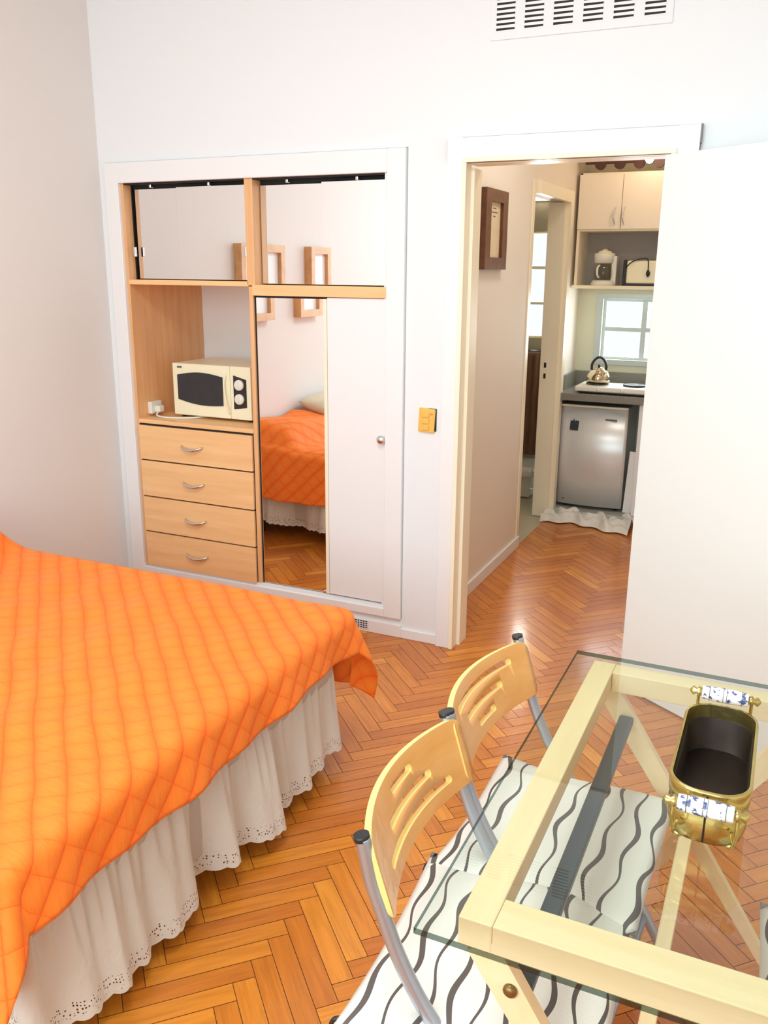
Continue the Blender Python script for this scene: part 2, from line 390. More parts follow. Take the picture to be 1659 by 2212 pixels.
# ------------------------------------------------------------------ room shell
XL, XR, YF, ZC = -1.79, 2.75, -4.7, 3.0
def wall_holes(axis, c0, c1, a0, a1, z0, z1, holes):
    """wall slab between c0..c1 on 'axis', spanning a0..a1 by z0..z1, with rectangular holes (a0,a1,z0,z1)"""
    bm = B(); xs = sorted({a0, a1, *[h[0] for h in holes], *[h[1] for h in holes]}); zs = sorted({z0, z1, *[h[2] for h in holes], *[h[3] for h in holes]})
    for i in range(len(xs)-1):
        for j in range(len(zs)-1):
            mx, mz = (xs[i]+xs[i+1])/2, (zs[j]+zs[j+1])/2
            if any(h[0] < mx < h[1] and h[2] < mz < h[3] for h in holes): continue
            if axis == 'y': box(bm, xs[i], xs[i+1], c0, c1, zs[j], zs[j+1])
            else: box(bm, c0, c1, xs[i], xs[i+1], zs[j], zs[j+1])
    bmesh.ops.remove_doubles(bm, verts=bm.verts, dist=1e-5)
    seen = {}
    for f in list(bm.faces):
        k = tuple(round(c, 4) for c in f.calc_center_median()); seen.setdefault(k, []).append(f)
    bmesh.ops.delete(bm, geom=[f for l in seen.values() if len(l) > 1 for f in l], context='FACES_ONLY')
    return bm
WX0, WX1, WZ0, WZ1 = -1.672, -.318, .13, 1.978          # wardrobe opening
DX0, DX1, DZ = .018, .762, 2.0                            # doorway
struct('wall_back', wall_holes('y', 0, .12, XL-.12, XR+.12, 0, ZC, [(WX0, WX1, WZ0, WZ1), (DX0-.03, DX1+.03, 0, DZ+.03)]), 'wall')
struct('wall_left', box(B(), XL-.12, XL, YF, 0, 0, ZC), 'wall_left')
struct('wall_right', box(B(), XR, XR+.12, YF, 0, 0, ZC), 'wall')
WIN = (-1.45, 1.75, .80, 2.85)
struct('wall_front', wall_holes('y', YF-.12, YF, XL-.12, XR+.12, 0, ZC, [WIN]), 'wall')
struct('ceiling', box(B(), XL-.12, XR+.12, YF-.12, .12, ZC, ZC+.12), 'wall')
# hall, kitchen and bathroom shells
KB = 2.8
struct('wall_hall_left', wall_holes('x', -.25, -.15, .12, KB, 0, 2.75, [(1.55, 2.28, 0, 2.02)]), 'wall_hall')
struct('wall_hall_right', box(B(), .95, 1.05, .12, KB, 0, 2.75), 'wall_hall')
struct('wall_kitchen', wall_holes('y', KB, KB+.1, -.25, 1.05, 0, 2.75, [(.02, .62, 1.02, 1.425)]), 'wall_kitchen')
struct('ceiling_hall', box(B(), -1.6, 1.05, .12, 3.2, 2.75, 2.85), 'wall_hall')
struct('wall_bathroom', wall_holes('y', 3.0, 3.1, -1.6, -.25, 0, 2.75, [(-.585, -.42, 1.13, 1.87)]), 'tile')
struct('wall_bathroom_left', box(B(), -1.7, -1.6, .7, 3.1, 0, 2.75), 'tile')
struct('wall_bathroom_near', box(B(), -1.6, -.25, .7, .8, 0, 2.75), 'tile')

# herringbone floor: one quad per block, 45 degrees, clipped to the rooms
def herringbone():
    bm = B(); ul = bm.loops.layers.uv.verify(); cl = bm.loops.layers.color.new('tone')
    L, w, g = .300, .0541, .0009; s2 = math.sqrt(2)
    def clip(poly, x0, x1, y0, y1):
        for ax, lim, sg in ((0,x0,1),(0,x1,-1),(1,y0,1),(1,y1,-1)):
            o = []
            for i in range(len(poly)):
                p, q = poly[i-1], poly[i]; dp, dq = sg*(p[ax]-lim), sg*(q[ax]-lim)
                if (dp >= 0) != (dq >= 0):
                    t = dp/(dp-dq); o.append(tuple(p[k]+(q[k]-p[k])*t for k in range(4)))
                if dq >= 0: o.append(q)
            poly = o
            if len(poly) < 3: return []
        return poly
    regs = [(XL, XR, YF, 0.0), (-.15, .95, 0.0, KB)]
    u1, v1 = Vector((1,1))/s2, Vector((-1,1))/s2; u2, v2 = Vector((1,-1))/s2, Vector((1,1))/s2
    def plank(P, u, v):
        t = min(1, max(0, random.gauss(.52, .17))); ox, oy = random.random()*9, random.random()*9
        c = [(g,g),(L-g,g),(L-g,w-g),(g,w-g)]
        poly = [((P+u*a+v*b).x, (P+u*a+v*b).y, a+ox, b+oy) for a, b in c]
        for r in regs:
            q = clip(poly, *r)
            if len(q) >= 3:
                f = bm.faces.new([bm.verts.new((x[0], x[1], 0)) for x in q])
                for l, x in zip(f.loops, q): l[ul].uv = (x[2], x[3]); l[cl] = (t, t, t, 1)
    X0, Y0 = .245 - L/s2, -1.724 - L/s2      # right-hand tips of a rising column stand at x = .245
    for c in range(-9, 12):
        for k in range(-75, 75):
            O = Vector((X0 + c*s2*L, Y0 + k*w*s2))
            if O.y < YF-.5 or O.y > 3.2: continue
            plank(O, u1, v1); plank(O + u1*L + v1*w, u2, v2)
    for r in regs:
        f = bm.faces.new([bm.verts.new((x, y, -.0015)) for x, y in ((r[0],r[2]),(r[1],r[2]),(r[1],r[3]),(r[0],r[3]))]); f.material_index = 1
    for f in bm.faces:
        f.normal_update()
        if f.normal.z < 0: f.normal_flip()
    return bm
M['gap'] = mat('parquet_gap', lin(92,44,18), .7)
struct('floor', herringbone(), ['parquet', 'gap'], normals=False)
def tiles():
    bm = B(); box(bm, -1.6, -.15, .8, 3.0, -.03, -.004)
    return bm
struct('floor_bathroom', tiles(), 'tile')

# baseboards, casings, door lining
bm = B(); box(bm, -.236, -.062, -.012, 0, 0, .046, .003); box(bm, XL, -.236, -.012, 0, 0, .06, .003)
struct('baseboard_back', bm, 'trim')
struct('baseboard_left', box(B(), XL, XL+.012, YF, -.013, 0, .07, .003), 'wall_left')
struct('baseboard_hall', box(B(), -.15, -.136, .125, 1.545, 0, .066, .003), 'trim')
bm = B()
box(bm, -.062, .0, -.024, 0, 0, 2.09, .003); box(bm, -.062, .852, -.0235, 0, 2.0, 2.089, .003); box(bm, .78, .852, -.024, 0, 0, 2.09, .003)
struct('trim_1', bm, 'trim')
bm = B()
box(bm, 0, .018, -.03, .03, 0, 2.0, .002); box(bm, .012, .032, .03, .12, 0, 1.985, .002)
box(bm, .762, .78, -.03, .12, 0, 2.0, .002); box(bm, 0, .78, -.03, .03, 2.0, 2.018, .002); box(bm, .012, .78, .03, .12, 1.999, 2.02, .002)
struct('trim_2', bm, 'trim_cream')
bm = B()
box(bm, -.15, -.116, 2.28, 2.35, 0, 2.08, .002); box(bm, -.15, -.144, 1.50, 1.55, 0, 2.08, .001); box(bm, -.15, -.118, 1.56, 2.35, 2.01, 2.08, .002)
box(bm, -.255, -.15, 2.26, 2.28, 0, 2.01)
struct('trim_3', bm, 'trim_cream')
M['shadow_line'] = mat('casing_shadow_grey', lin(150,146,142), .8, noise=.3, scale=6)  # grey strips painting the shadow gap between casings and wall
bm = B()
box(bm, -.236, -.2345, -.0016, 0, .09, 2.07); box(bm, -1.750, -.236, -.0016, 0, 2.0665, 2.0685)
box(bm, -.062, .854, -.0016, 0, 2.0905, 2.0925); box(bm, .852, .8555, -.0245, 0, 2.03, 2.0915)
struct('trim_shadow', bm, 'shadow_line')
# strike plate holes in the bathroom jamb
t = thing('strike_plate', 'small cream lock keeper with two dark holes on the bathroom door jamb', 'lock', (-.215, 2.26, .95))
obj('keeper_plate', box(B(), -.237, -.205, 2.2585, 2.26, .90, 1.06), 'trim_cream', t)
for z in (.945, 1.015): obj('keyhole', box(B(), -.229, -.214, 2.257, 2.2588, z-.016, z+.016), 'dark', t)

# room window behind the camera
bm = B()
x0, x1, z0, z1 = WIN
for a, b in ((x0, x0+.06), (x1-.06, x1), (.12, .18)): box(bm, a, b, YF-.09, YF-.03, z0, z1, .003)
box(bm, x0, x1, YF-.09, YF-.03, z0, z0+.06, .003); box(bm, x0, x1, YF-.09, YF-.03, z1-.06, z1, .003)
w3 = struct('window_3', bm, 'trim')
obj('pane', box(B(), x0+.05, x1-.05, YF-.062, YF-.058, z0+.05, z1-.05), 'window_glass', w3)

# ------------------------------------------------------------------ the door leaf, standing open into the room
ang = math.radians(-33.5)
D = thing('door_1', 'cream white flat interior door standing open over the glass table', None, (.768, -.034, 0), ang, kind='structure')
obj('door_leaf', box(B(), 0, .755, -.038, 0, .008, 1.992, .003), 'door', D, local=True)
bm = B(); lathe(bm, [(.026,0),(.026,-.006),(.012,-.01),(.011,-.03),(.024,-.042),(.026,-.055),(.016,-.064),(.001,-.066)], (.70,-.038,1.0), axis='y'); obj('door_knob', bm, 'brass', D, local=True)
for z in (.2, 1.0, 1.8):
    bm = B(); tube(bm, [(-.004,-.002,z-.04),(-.004,-.002,z+.04)], .006); obj('hinge', bm, 'trim_cream', D, local=True)

# ------------------------------------------------------------------ built-in wardrobe
W = thing('wardrobe', 'built-in beech and white wardrobe with drawers, mirrors and an open microwave niche', 'wardrobe', (-1.0, 0, .13))
bm = B()
box(bm, -1.748, -1.672, -.018, .0, .09, 2.066, .003); box(bm, -.318, -.238, -.018, 0, .09, 2.066, .003)
box(bm, -1.672, -.318, -.018, 0, 1.978, 2.066, .003); box(bm, -1.672, -.318, -.018, 0, .09, .13, .003)
obj('casing', bm, 'trim', W)
DEP = .56
bm = B()
box(bm, WX0, WX0+.016, .0, DEP, WZ0, WZ1); obj('side_panel', bm, 'beech_v', W)
obj('side_panel', box(B(), WX1-.016, WX1, .0, DEP, WZ0, WZ1), 'trim', W)
obj('back_panel', box(B(), WX0, WX1, DEP, DEP+.015, WZ0, WZ1), 'trim', W)
obj('bottom_panel', box(B(), WX0+.016, WX1-.016, .0, DEP, WZ0, WZ0+.012), 'trim', W)
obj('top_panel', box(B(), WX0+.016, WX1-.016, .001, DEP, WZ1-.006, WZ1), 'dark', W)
obj('divider', box(B(), -.998, -.957, -.004, .45, 1.535, WZ1, .002), 'beech_v', W)
obj('divider', box(B(), -.992, -.972, -.002, DEP, WZ0+.012, 1.53, .002), 'beech_v', W)
obj('shelf', box(B(), WX0+.016, -.992, -.004, DEP, 1.530, 1.552, .002), 'beech', W)
obj('shelf', box(B(), -.972, WX1-.002, -.006, DEP, 1.492, 1.538, .002), 'beech', W)
obj('counter_shelf', box(B(), WX0+.016, -.992, -.004, DEP, .872, .892, .002), 'beech', W)
# inner dark carcass behind the upper doors
def tilted(bm, px, a):
    m = Matrix.Translation((px,0,0)) @ Matrix.Rotation(a, 4, 'Z') @ Matrix.Translation((-px,0,0)); return xform(bm, m)
up = [(-1.636, -1.375, .052, 0, 1.955), (-1.385, -1.001, .032, 0, 1.957), (-.952, -.62, .052, 0, 1.953), (-.640, -.322, .032, 0, 1.957)]
for i, (a, b, y, r, zt) in enumerate(up):
    dr = obj('mirror_door', tilted(box(B(), a, b, y, y+.006, 1.556 if i < 2 else 1.542, zt, .001), a, math.radians(-.35)), 'mirror', W)
for a, y in ((-1.632, .030), (-1.008, .014)):
    bm = B(); box(bm, a-.008, a+.008, y-.012, y, 1.655, 1.70, .003); obj('finger_pull', bm, 'chrome', W)
bm = B(); box(bm, -.336, -.322, .018, .030, 1.655, 1.70, .003); obj('finger_pull', bm, 'black', W)
for a in (-1.52, -1.2, -.80, -.47): obj('roller', box(B(), a-.006, a+.006, .02, .04, 1.957, 1.972, .002), 'chrome', W)
obj('door_track', box(B(), WX0+.02, -1.0, .06, .075, 1.955, 1.972), 'dark', W); obj('door_track', box(B(), -.955, WX1-.02, .06, .075, 1.955, 1.972), 'dark', W)
obj('jamb_lining', box(B(), WX0+.016, WX0+.022, .05, .2, 1.552, 1.972), 'dark', W)
obj('mirror_panel', tilted(box(B(), -.966, -.624, .014, .02, .146, 1.484, .001), -.795, math.radians(.2)), 'mirror', W)
obj('mirror_panel_edge', box(B(), -.970, -.967, .010, .024, .146, 1.488), 'dark', W)
obj('mirror_panel_edge', box(B(), -.970, -.606, .010, .024, 1.484, 1.491), 'dark', W)
obj('edge_strip', box(B(), -.6225, -.606, .004, .026, .146, 1.484, .002), 'trim_cream', W)
dw = obj('door', box(B(), -.604, WX1-.002, .004, .022, .148, 1.490, .002), 'trim', W)
bm = B(); lathe(bm, [(.009,0),(.009,-.012),(.017,-.018),(.019,-.026),(.012,-.032),(.001,-.033)], (-.336,.004,.902), axis='y'); obj('knob', bm, 'chrome', dw)
obj('clip', box(B(), -.640, -.622, .006, .014, .142, .156, .002), 'chrome', W)
zs = [(.690,.862), (.504,.686), (.320,.500), (.138,.316)]
for i, (a, b) in enumerate(zs):
    dr = obj('drawer', box(B(), WX0+.02, -.998, -.012, .004, a+.003, b, .002), 'beech', W)
    cx, cz = -1.335, (a+b)/2 - .005
    bm = B(); tube(bm, [(cx-.062,-.012,cz+.012),(cx-.052,-.026,cz+.006),(cx-.02,-.034,cz-.003),(cx+.02,-.034,cz-.003),(cx+.052,-.026,cz+.006),(cx+.062,-.012,cz+.012)], lambda t: .0035+.004*math.sin(PI*t), 8, 5)
    obj('handle', bm, 'chrome', dr)
bm = B()
box(bm, WX0+.016, -.992, .004, .012, WZ0+.01, .872); obj('drawer_carcass', bm, 'dark', W)

# microwave in the niche
my, mx0, mx1, mz0, mz1 = .125, -1.535, -1.082, .905, 1.158
MW = thing('microwave_oven', 'cream microwave oven with dark window and two round knobs in the wardrobe niche', 'microwave', ((mx0+mx1)/2, .25, .892))
obj('body', box(B(), mx0, mx1, my+.012, my+.33, mz0, mz1, .006), 'cream_plastic', MW)
fr = obj('door', box(B(), mx0, mx0+.335, my, my+.014, mz0, mz1, .004), 'cream_plastic', MW)
ol = []
for k in range(13): t_ = k/12; ol.append((-1.505+.265*t_, .965+.0 - .022*math.sin(PI*min(1,t_*1.0))*.6 + .018*(1-t_)))
for k in range(13): t_ = 1-k/12; ol.append((-1.505+.265*t_+.0, 1.103 + .016*math.sin(PI*t_)))
bm = plate(ol, [], .004); xform(bm, fn=lambda c: (c.x, my-.0035+c.z, c.y)); obj('oven_window', bm, ['micro_glass','black'], fr)
bm = B(); tube(bm, [(mx0+.315,my-.0,1.12),(mx0+.31,my-.012,1.08),(mx0+.316,my-.016,1.02),(mx0+.325,my-.012,.97),(mx0+.33,my,.93)], .005, 8); obj('door_handle', bm, 'cream_plastic', fr)
obj('control_panel', box(B(), mx0+.337, mx1, my, my+.013, mz0, mz1, .004), 'cream_plastic', MW)
px0, px1 = mx0+.357, mx1-.024
bm = plate([(px0,.955),(px1,.965),(px1,1.098),(px0,1.116)], [], .003); xform(bm, fn=lambda c: (c.x, my-.0025+c.z, c.y)); obj('knob_backing', bm, ['black','black'], MW)
for z in (1.072, 1.005):
    bm = B(); lathe(bm, [(.026,0),(.025,-.012),(.021,-.015),(.001,-.015)], ((px0+px1)/2, my-.002, z), 24, 'y'); box(bm, (px0+px1)/2-.003, (px0+px1)/2+.003, my-.021, my-.015, z-.02, z+.02, .001); obj('knob', bm, 'white_plastic', MW)
for x in (mx0+.03, mx1-.03):
    for y in (my+.04, my+.29):
        bm = B(); lathe(bm, [(.012,0),(.012,.014)], (x,y,.892), 12); obj('foot', bm, 'black', MW)
obj('badge', box(B(), mx0+.030, mx0+.058, my-.001, my+.001, 1.136, 1.145), 'logo', MW)
# socket adapter and cord
PL = thing('power_socket', 'white wall socket with plugged-in adapter on the niche side panel', 'socket', (-1.656, .11, .91))
obj('socket_box', box(B(), -1.656, -1.632, .07, .15, .905, .965, .004), 'white_plastic', PL)
obj('plug', box(B(), -1.632, -1.600, .09, .13, .912, .945, .006), 'white_plastic', PL)
bm = B(); tube(bm, [(-1.612,.09,.912),(-1.60,.07,.901),(-1.55,.06,.897),(-1.48,.08,.896),(-1.42,.11,.897),(-1.38,.17,.898),(-1.36,.25,.897)], .0045, 8)
obj('power_cord', bm, 'white_plastic', MW)

# light switch, floor vent, wall vent
S = thing('light_switch', 'crooked yellow brass light switch plate on the wall beside the doorway', 'light switch', (-.129, 0, 1.0))
bm = box(B(), -.166, -.094, -.011, 0, .952, 1.052, .002); obj('cover_plate', xform(bm, Matrix.Translation((-.129,0,1.0)) @ Matrix.Rotation(math.radians(3),4,'Y') @ Matrix.Translation((.129,0,-1.0))), 'brass_plate', S)
obj('wall_box', box(B(), -.160, -.089, -.004, 0, .957, 1.052), 'dark', S)
for i, z in enumerate((1.026, .999, .972)): obj('switch_key', box(B(), -.150, -.118, -.0165, -.010, z-.011, z+.010, .002), 'brass_plate', S)
obj('screw', lathe(B(), [(.004,0),(.004,-.0025),(.001,-.003)], (-.107,-.011,1.03), 10, 'y'), 'brass', S)
V = thing('floor_vent', 'small white floor-level vent grille under the wardrobe beside the bed', 'vent', (-.49, -.012, 0))
obj('backing', box(B(), -.585, -.398, -.0135, -.012, .016, .056), 'dark', V)
bm = B()
for k in range(15): x = -.585+.187*k/14; box(bm, x-.0014, x+.0014, -.0165, -.0135, .016, .056)
for k in range(5): z = .016+.04*k/4; box(bm, -.585, -.398, -.0165, -.0135, z-.0014, z+.0014)
obj('grille', bm, 'trim', V)
AV = thing('wall_vent', 'white louvred air vent with six slotted panels high on the wall above the doorway', 'vent', (.40, 0, 2.48))
obj('face_plate', box(B(), .085, .725, -.006, 0, 2.412, 2.62, .002), 'wall', AV)
for c in range(6):
    xa = .109+c*.1045; xb = xa+.068
    obj('louvre_panel', box(B(), xa, xb, -.0075, -.006, 2.438, 2.60), 'kitchen_grey' if False else 'pane_white', AV)
    bm = B()
    for k in range(10):
        z = 2.442+k*.0165
        vs = [bm.verts.new(p) for p in ((xa,-.0078,z),(xb,-.0078,z+.001),(xb,-.0078,z+.0072),(xa,-.0078,z+.0082),(xa,-.006,z),(xb,-.006,z+.001),(xb,-.006,z+.0082),(xa,-.006,z+.0082))]
        for q in ((0,1,2,3),(7,6,5,4),(0,4,5,1),(1,5,6,2),(2,6,7,3),(3,7,4,0)): bm.faces.new([vs[i] for i in q])
    obj('slots', bm, 'dark', AV)

# ------------------------------------------------------------------ bed
BX, BY0, BY1, BZ = .0, -2.40, -1.03, .545
BD = thing('bed', 'double bed under a quilted orange cover with a white ruffled skirt', 'bed', (-.9, -1.7, 0))
obj('mattress', box(B(), XL+.01, BX-.012, BY0+.015, BY1-.015, .30, BZ-.012, .04, seg=3), 'orange_in', BD)
obj('base', box(B(), XL+.01, BX-.03, BY0+.03, BY1-.03, .12, .30, .01), 'orange_in', BD)
for x in (-1.7, -.08):
    for y in (BY0+.09, BY1-.09): obj('leg', tube(B(), [(x,y,0),(x,y,.12)], .028, 12, smooth=False), 'walnut', BD)
# cover: cloth laid flat, hanging over the foot and both sides, gathered into a flap at each corner
HF, HS = .163, .31
LX, LY = BX-(XL+.015), BY1-BY0
def hump(x, y):
    def g(c, w): return 1/(1+math.exp(-c/w))
    a = g(-1.39-x + .04*math.sin(y*7), .028)*g(y+1.78, .035)*g(-1.05-y, .02)
    b = .035*g(-1.36-x, .03)*g(-1.80-y, .03)*g(y+2.36,.03)
    return .150*a*(.85+.15*math.sin(y*9+x*4)) + b
def cover(a, b):
    """a: distance from the head along the bed; b: distance from the far hem, both along the cloth"""
    x = XL+.015+a; y = BY1+HS-b
    ox = max(0, x-BX); oy = max(0, y-BY1); oy2 = max(0, BY0-y)
    sy = 1 if oy > 0 else -1; o2 = oy if oy > 0 else oy2
    r = math.hypot(ox, o2)
    wr = .0035*math.sin(31*x+9*y)+.003*math.sin(23*y-12*x)+.004*math.sin(9*x+5*y)
    bx, by = min(x, BX), max(BY0, min(BY1, y))
    if r == 0:
        e = min(1, min(BX-x, y-BY0, BY1-y)/.06)
        return Vector((x, y, BZ + wr*e + hump(x, y) + .010*min(1, (BX-x)/.4)))
    R = .035
    arc = R*PI/2
    if r < arc: out, dn = R*math.sin(r/R), R*(1-math.cos(r/R))
    else: out, dn = R, R + r-arc
    th = math.atan2(o2, ox)
    fl = math.sin(2*th)**2
    k = max(0, r-arc)
    # folds along the hanging edges
    s = (y if ox > 0 and o2 == 0 else x)
    if ox > 0 and o2 > 0: s = y
    wv = (.010*math.sin(s*13+1)+.007*math.sin(s*29))*min(1, k/.12)*(1-fl)
    lean = .10 if o2 == 0 else .10
    out += k*(lean + .36*fl) + wv
    dn += k*(-.01 + .12*fl)
    if o2 == 0 and ox > 0:  # foot hem rises a little towards the far corner
        dn -= k*.18*math.exp(-((y+1.30)/.20)**2)
    if o2 == 0: dx, dy = 1, 0
    elif ox == 0: dx, dy = 0, 1
    else: dx, dy = math.cos(th), math.sin(th)
    return Vector((bx + out*dx, by + out*dy*sy, BZ - dn + wr*.3 + (hump(bx, by)*max(0,1-k/.1) if ox == 0 else 0)))
bm = B(); TA, TB = LX+HF, LY+2*HS
grid(bm, 190, 190, lambda u, v: cover(u*TA, v*TB), lambda u, v: (u*TA, v*TB))
cv = obj('bed_cover', bm, 'quilt', BD)
md = cv.modifiers.new('thickness', 'SOLIDIFY'); md.thickness = .006; md.offset = 1
# skirt: gathered cotton all round the foot and sides with a scalloped eyelet hem
def skirt():
    bm = B()
    pts = []; cr = .05; x1, y0, y1 = BX-.004, BY0+.01, BY1-.01; step = .0035
    def seg(p, q, n_):
        d = (Vector(q)-Vector(p)); L = d.length; k = int(L/step)
        for i in range(k): pts.append((Vector(p)+d*i/k, Vector(n_)))
    seg((XL+.03, y1), (x1-cr, y1), (0,1))
    for i in range(24): a = PI/2*(1-i/24); pts.append((Vector((x1-cr+cr*math.cos(a), y1-cr+cr*math.sin(a))), Vector((math.cos(a), math.sin(a)))))
    seg((x1, y1-cr), (x1, y0+cr), (1,0))
    for i in range(24): a = -PI/2*i/24; pts.append((Vector((x1-cr+cr*math.cos(a), y0+cr+cr*math.sin(a))), Vector((math.cos(a), math.sin(a)))))
    seg((x1-cr, y0), (XL+.03, y0), (0,-1))
    s = 0; S = [0]
    for i in range(1, len(pts)): s += (pts[i][0]-pts[i-1][0]).length; S.append(s)
    NV = 26; ul = bm.loops.layers.uv.verify(); rows = []
    for (p, n), s in zip(pts, S):
        scal = .007*abs(math.sin(s*PI/.032))
        fold = .026*math.sin(s*24+2.2*math.sin(s*5.3))+.011*math.sin(s*57+2+1.5*math.sin(s*9))+.022*math.sin(s*12)
        sharp = .006*math.sin(s*140+3*math.sin(s*11))
        top, bot = .42, .058 + .012*math.sin(s*11) - scal + .007 + (.03 if abs(n.y) > .9 else 0)
        col = []
        for j in range(NV+1):
            t = j/NV; z = top + (bot-top)*t
            o = -.020 + .040*t + fold*(t**.6) + sharp*math.exp(-((t-.25)/.3)**2)
            q = p + n*o
            col.append((bm.verts.new((q.x, q.y, z)), (s*1.4, (z-bot))))
        rows.append(col)
    for a, b in zip(rows, rows[1:]):
        for j in range(NV):
            f = bm.faces.new((a[j][0], b[j][0], b[j+1][0], a[j+1][0])); f.smooth = True
            for l, c in zip(f.loops, (a[j], b[j], b[j+1], a[j+1])): l[ul].uv = c[1]
    return bm
obj('bed_skirt', skirt(), 'lace', BD)
def pillow(w, h, t):
    bm = B()
    def fn(sgn):
        def f(u, v):
            x, y = (u-.5)*2, (v-.5)*2
            pz = (max(0,1-abs(x)**2.6)*max(0,1-abs(y)**2.6))**.45
            k = 1-.06*(1-abs(y))*abs(x)
            return Vector((x*w/2*(1-.07*(1-y*y)*0), y*h/2, sgn*t/2*pz + .004*math.sin(9*x+4*y)*pz))
        return f
    grid(bm, 28, 28, fn(1), lambda u, v: (u*w, v*h)); grid(bm, 28, 28, fn(-1), lambda u, v: (u*w, v*h))
    bmesh.ops.remove_doubles(bm, verts=bm.verts, dist=1e-4)
    return bm
bm = pillow(.40, .56, .14)
xform(bm, Matrix.Translation((-1.56, -1.99, .685)) @ Matrix.Rotation(math.radians(16), 4, 'Y'))
obj('pillow', bm, 'pillow', loc=(-1.60, -2.06, .60), label='beige pillow propped at the head of the orange bed, seen in the wardrobe mirror', cat='pillow')

# deep frames on the left wall (seen in the mirrors)
for i, (ya, yb, lab) in enumerate(((-1.41, -.98, 'light wood deep frame hung over the bed, the one nearer the wardrobe'), (-2.04, -1.74, 'light wood deep frame hung over the bed, the one farther from the wardrobe'))):
    z0, z1, d = 1.295, 1.745, .055
    P = thing('picture_frame', lab, 'picture frame', (XL, (ya+yb)/2, z0), group=None)
    bm = plate([(ya,z0),(yb,z0),(yb,z1),(ya,z1)], [[(ya+.045,z0+.045),(yb-.045,z0+.045),(yb-.045,z1-.045),(ya+.045,z1-.045)]], d)
    xform(bm, fn=lambda c: (XL+c.z, c.x, c.y)); obj('frame', bm, ['frame_wood','frame_wood'], P)
    obj('print', box(B(), XL, XL+.03, ya+.04, yb-.04, z0+.04, z1-.04), 'white_paper', P)

# ------------------------------------------------------------------ glass table
TX0, TX1, TY0, TY1, TZ = .840, 1.425, -2.435, -1.432, .74
T = thing('dining_table', 'rectangular glass-topped table on pale pine X-legs beside the open door', 'table', (1.13, -1.93, 0))
bm = B(); box(bm, TX0, TX1, TY0, TY1, TZ-.010, TZ)
for f in bm.faces:
    f.normal_update(); f.material_index = 0 if abs(f.normal.z) > .5 else 1
obj('glass_top', bm, ['glass','glass_edge'], T)
FX0, FX1, FY0, FY1, fz0, fz1, fw = .884, 1.376, -2.376, -1.445, .682, .7295, .050
obj('side_rail', box(B(), FX0, FX0+fw, FY0, FY1, fz0, fz1, .002), 'pine_y', T)
obj('side_rail', box(B(), FX1-fw, FX1, FY0, FY1, fz0, fz1, .002), 'pine_y', T)
obj('end_rail', box(B(), FX0+fw+.0004, FX1-fw-.0004, FY0, FY0+.062, fz0, fz1, .002), 'pine_x', T)
obj('end_rail', box(B(), FX0+fw+.0004, FX1-fw-.0004, FY1-.05, FY1, fz0, fz1, .002), 'pine_x', T)
for ye, s in ((FY0+.012, 1), (FY1-.03, -1)):
    for k in (0, 1):
        xa, xb = (FX0+.035, FX1-.01) if k == 0 else (FX1-.035, FX0+.01)
        yy = ye + (.0 if k == 0 else .024*s)
        bm = prism(B(), (xa, yy, .690), (xb, yy, .014), .022, .050)
        for v in bm.verts:
            if v.co.z < .2: v.co.x = xb + (v.co.x-xb)*.42; v.co.z = .014 + (v.co.z-.014)*.42
        lg = obj('leg', bm, 'pine', T)
        if k == 0:
            fx = xa+(xb-xa)*.082; yb = yy-.012*s
            bm = B(); lathe(bm, [(.0105,0),(.0105,-.004*s),(.006,-.008*s),(.001,-.0085*s)], (.965, yb, .634), 14, 'y'); obj('bolt', bm, 'bolt', lg)
    bm = B(); lathe(bm, [(.011,-.02),(.011,.024)], (1.13, ye+.01*s, .395), 14, 'y'); obj('pivot_bolt', bm, 'brass', T)
obj('stretcher', box(B(), 1.118, 1.146, FY0+.03, FY1-.04, .385, .405, .003), 'pine_y', T)
obj('metal_bar', box(B(), .958, .990, FY0+.026, FY1-.046, .608, .628, .004), 'bar', T)

# brass planter with porcelain handles
px, py, pz = 1.182, -1.945, TZ
P = thing('brass_planter', 'rounded rectangular brass planter with white porcelain handles on the glass table', 'planter', (px, py, pz))
def loft(bm, rings, closed_bottom=True, mi=0):
    rs = [[bm.verts.new((x, y, z)) for x, y in rrect(px, py, w, h, r, 8)] for w, h, r, z in rings]
    n = len(rs[0])
    for a, b in zip(rs, rs[1:]):
        for k in range(n):
            f = bm.faces.new((a[k], a[(k+1)%n], b[(k+1)%n], b[k])); f.smooth = True; f.material_index = mi
    return rs
bm = B(); w, h = .122, .304
rs = loft(bm, [(w-.035,h-.035,.038,pz+.006),(w-.012,h-.012,.045,pz+.014),(w-.002,h-.002,.048,pz+.034),(w-.002,h-.002,.048,pz+.062),(w-.01,h-.01,.046,pz+.070),(w+.0,h+.0,.048,pz+.078),(w+.002,h+.002,.049,pz+.102),(w,h,.048,pz+.106),(w-.008,h-.008,.045,pz+.106)])
f = bm.faces.new(list(reversed(rs[0])))
obj('body', bm, 'brass', P)
bm = B(); rs = loft(bm, [(w-.008,h-.008,.045,pz+.106),(w-.012,h-.012,.044,pz+.082)]); obj('inner_rim', bm, 'brass', P, normals=False)
bm = B(); rs = loft(bm, [(w-.012,h-.012,.044,pz+.082),(w-.016,h-.016,.043,pz+.080),(w-.020,h-.020,.042,pz+.02)]); bm.faces.new(rs[-1]); obj('inner_wall', bm, 'brass_in', P, normals=False)
obj('seam', box(B(), px-.0015, px+.0015, py-h/2-.0015, py-h/2+.004, pz+.02, pz+.100), 'brass_in', P)
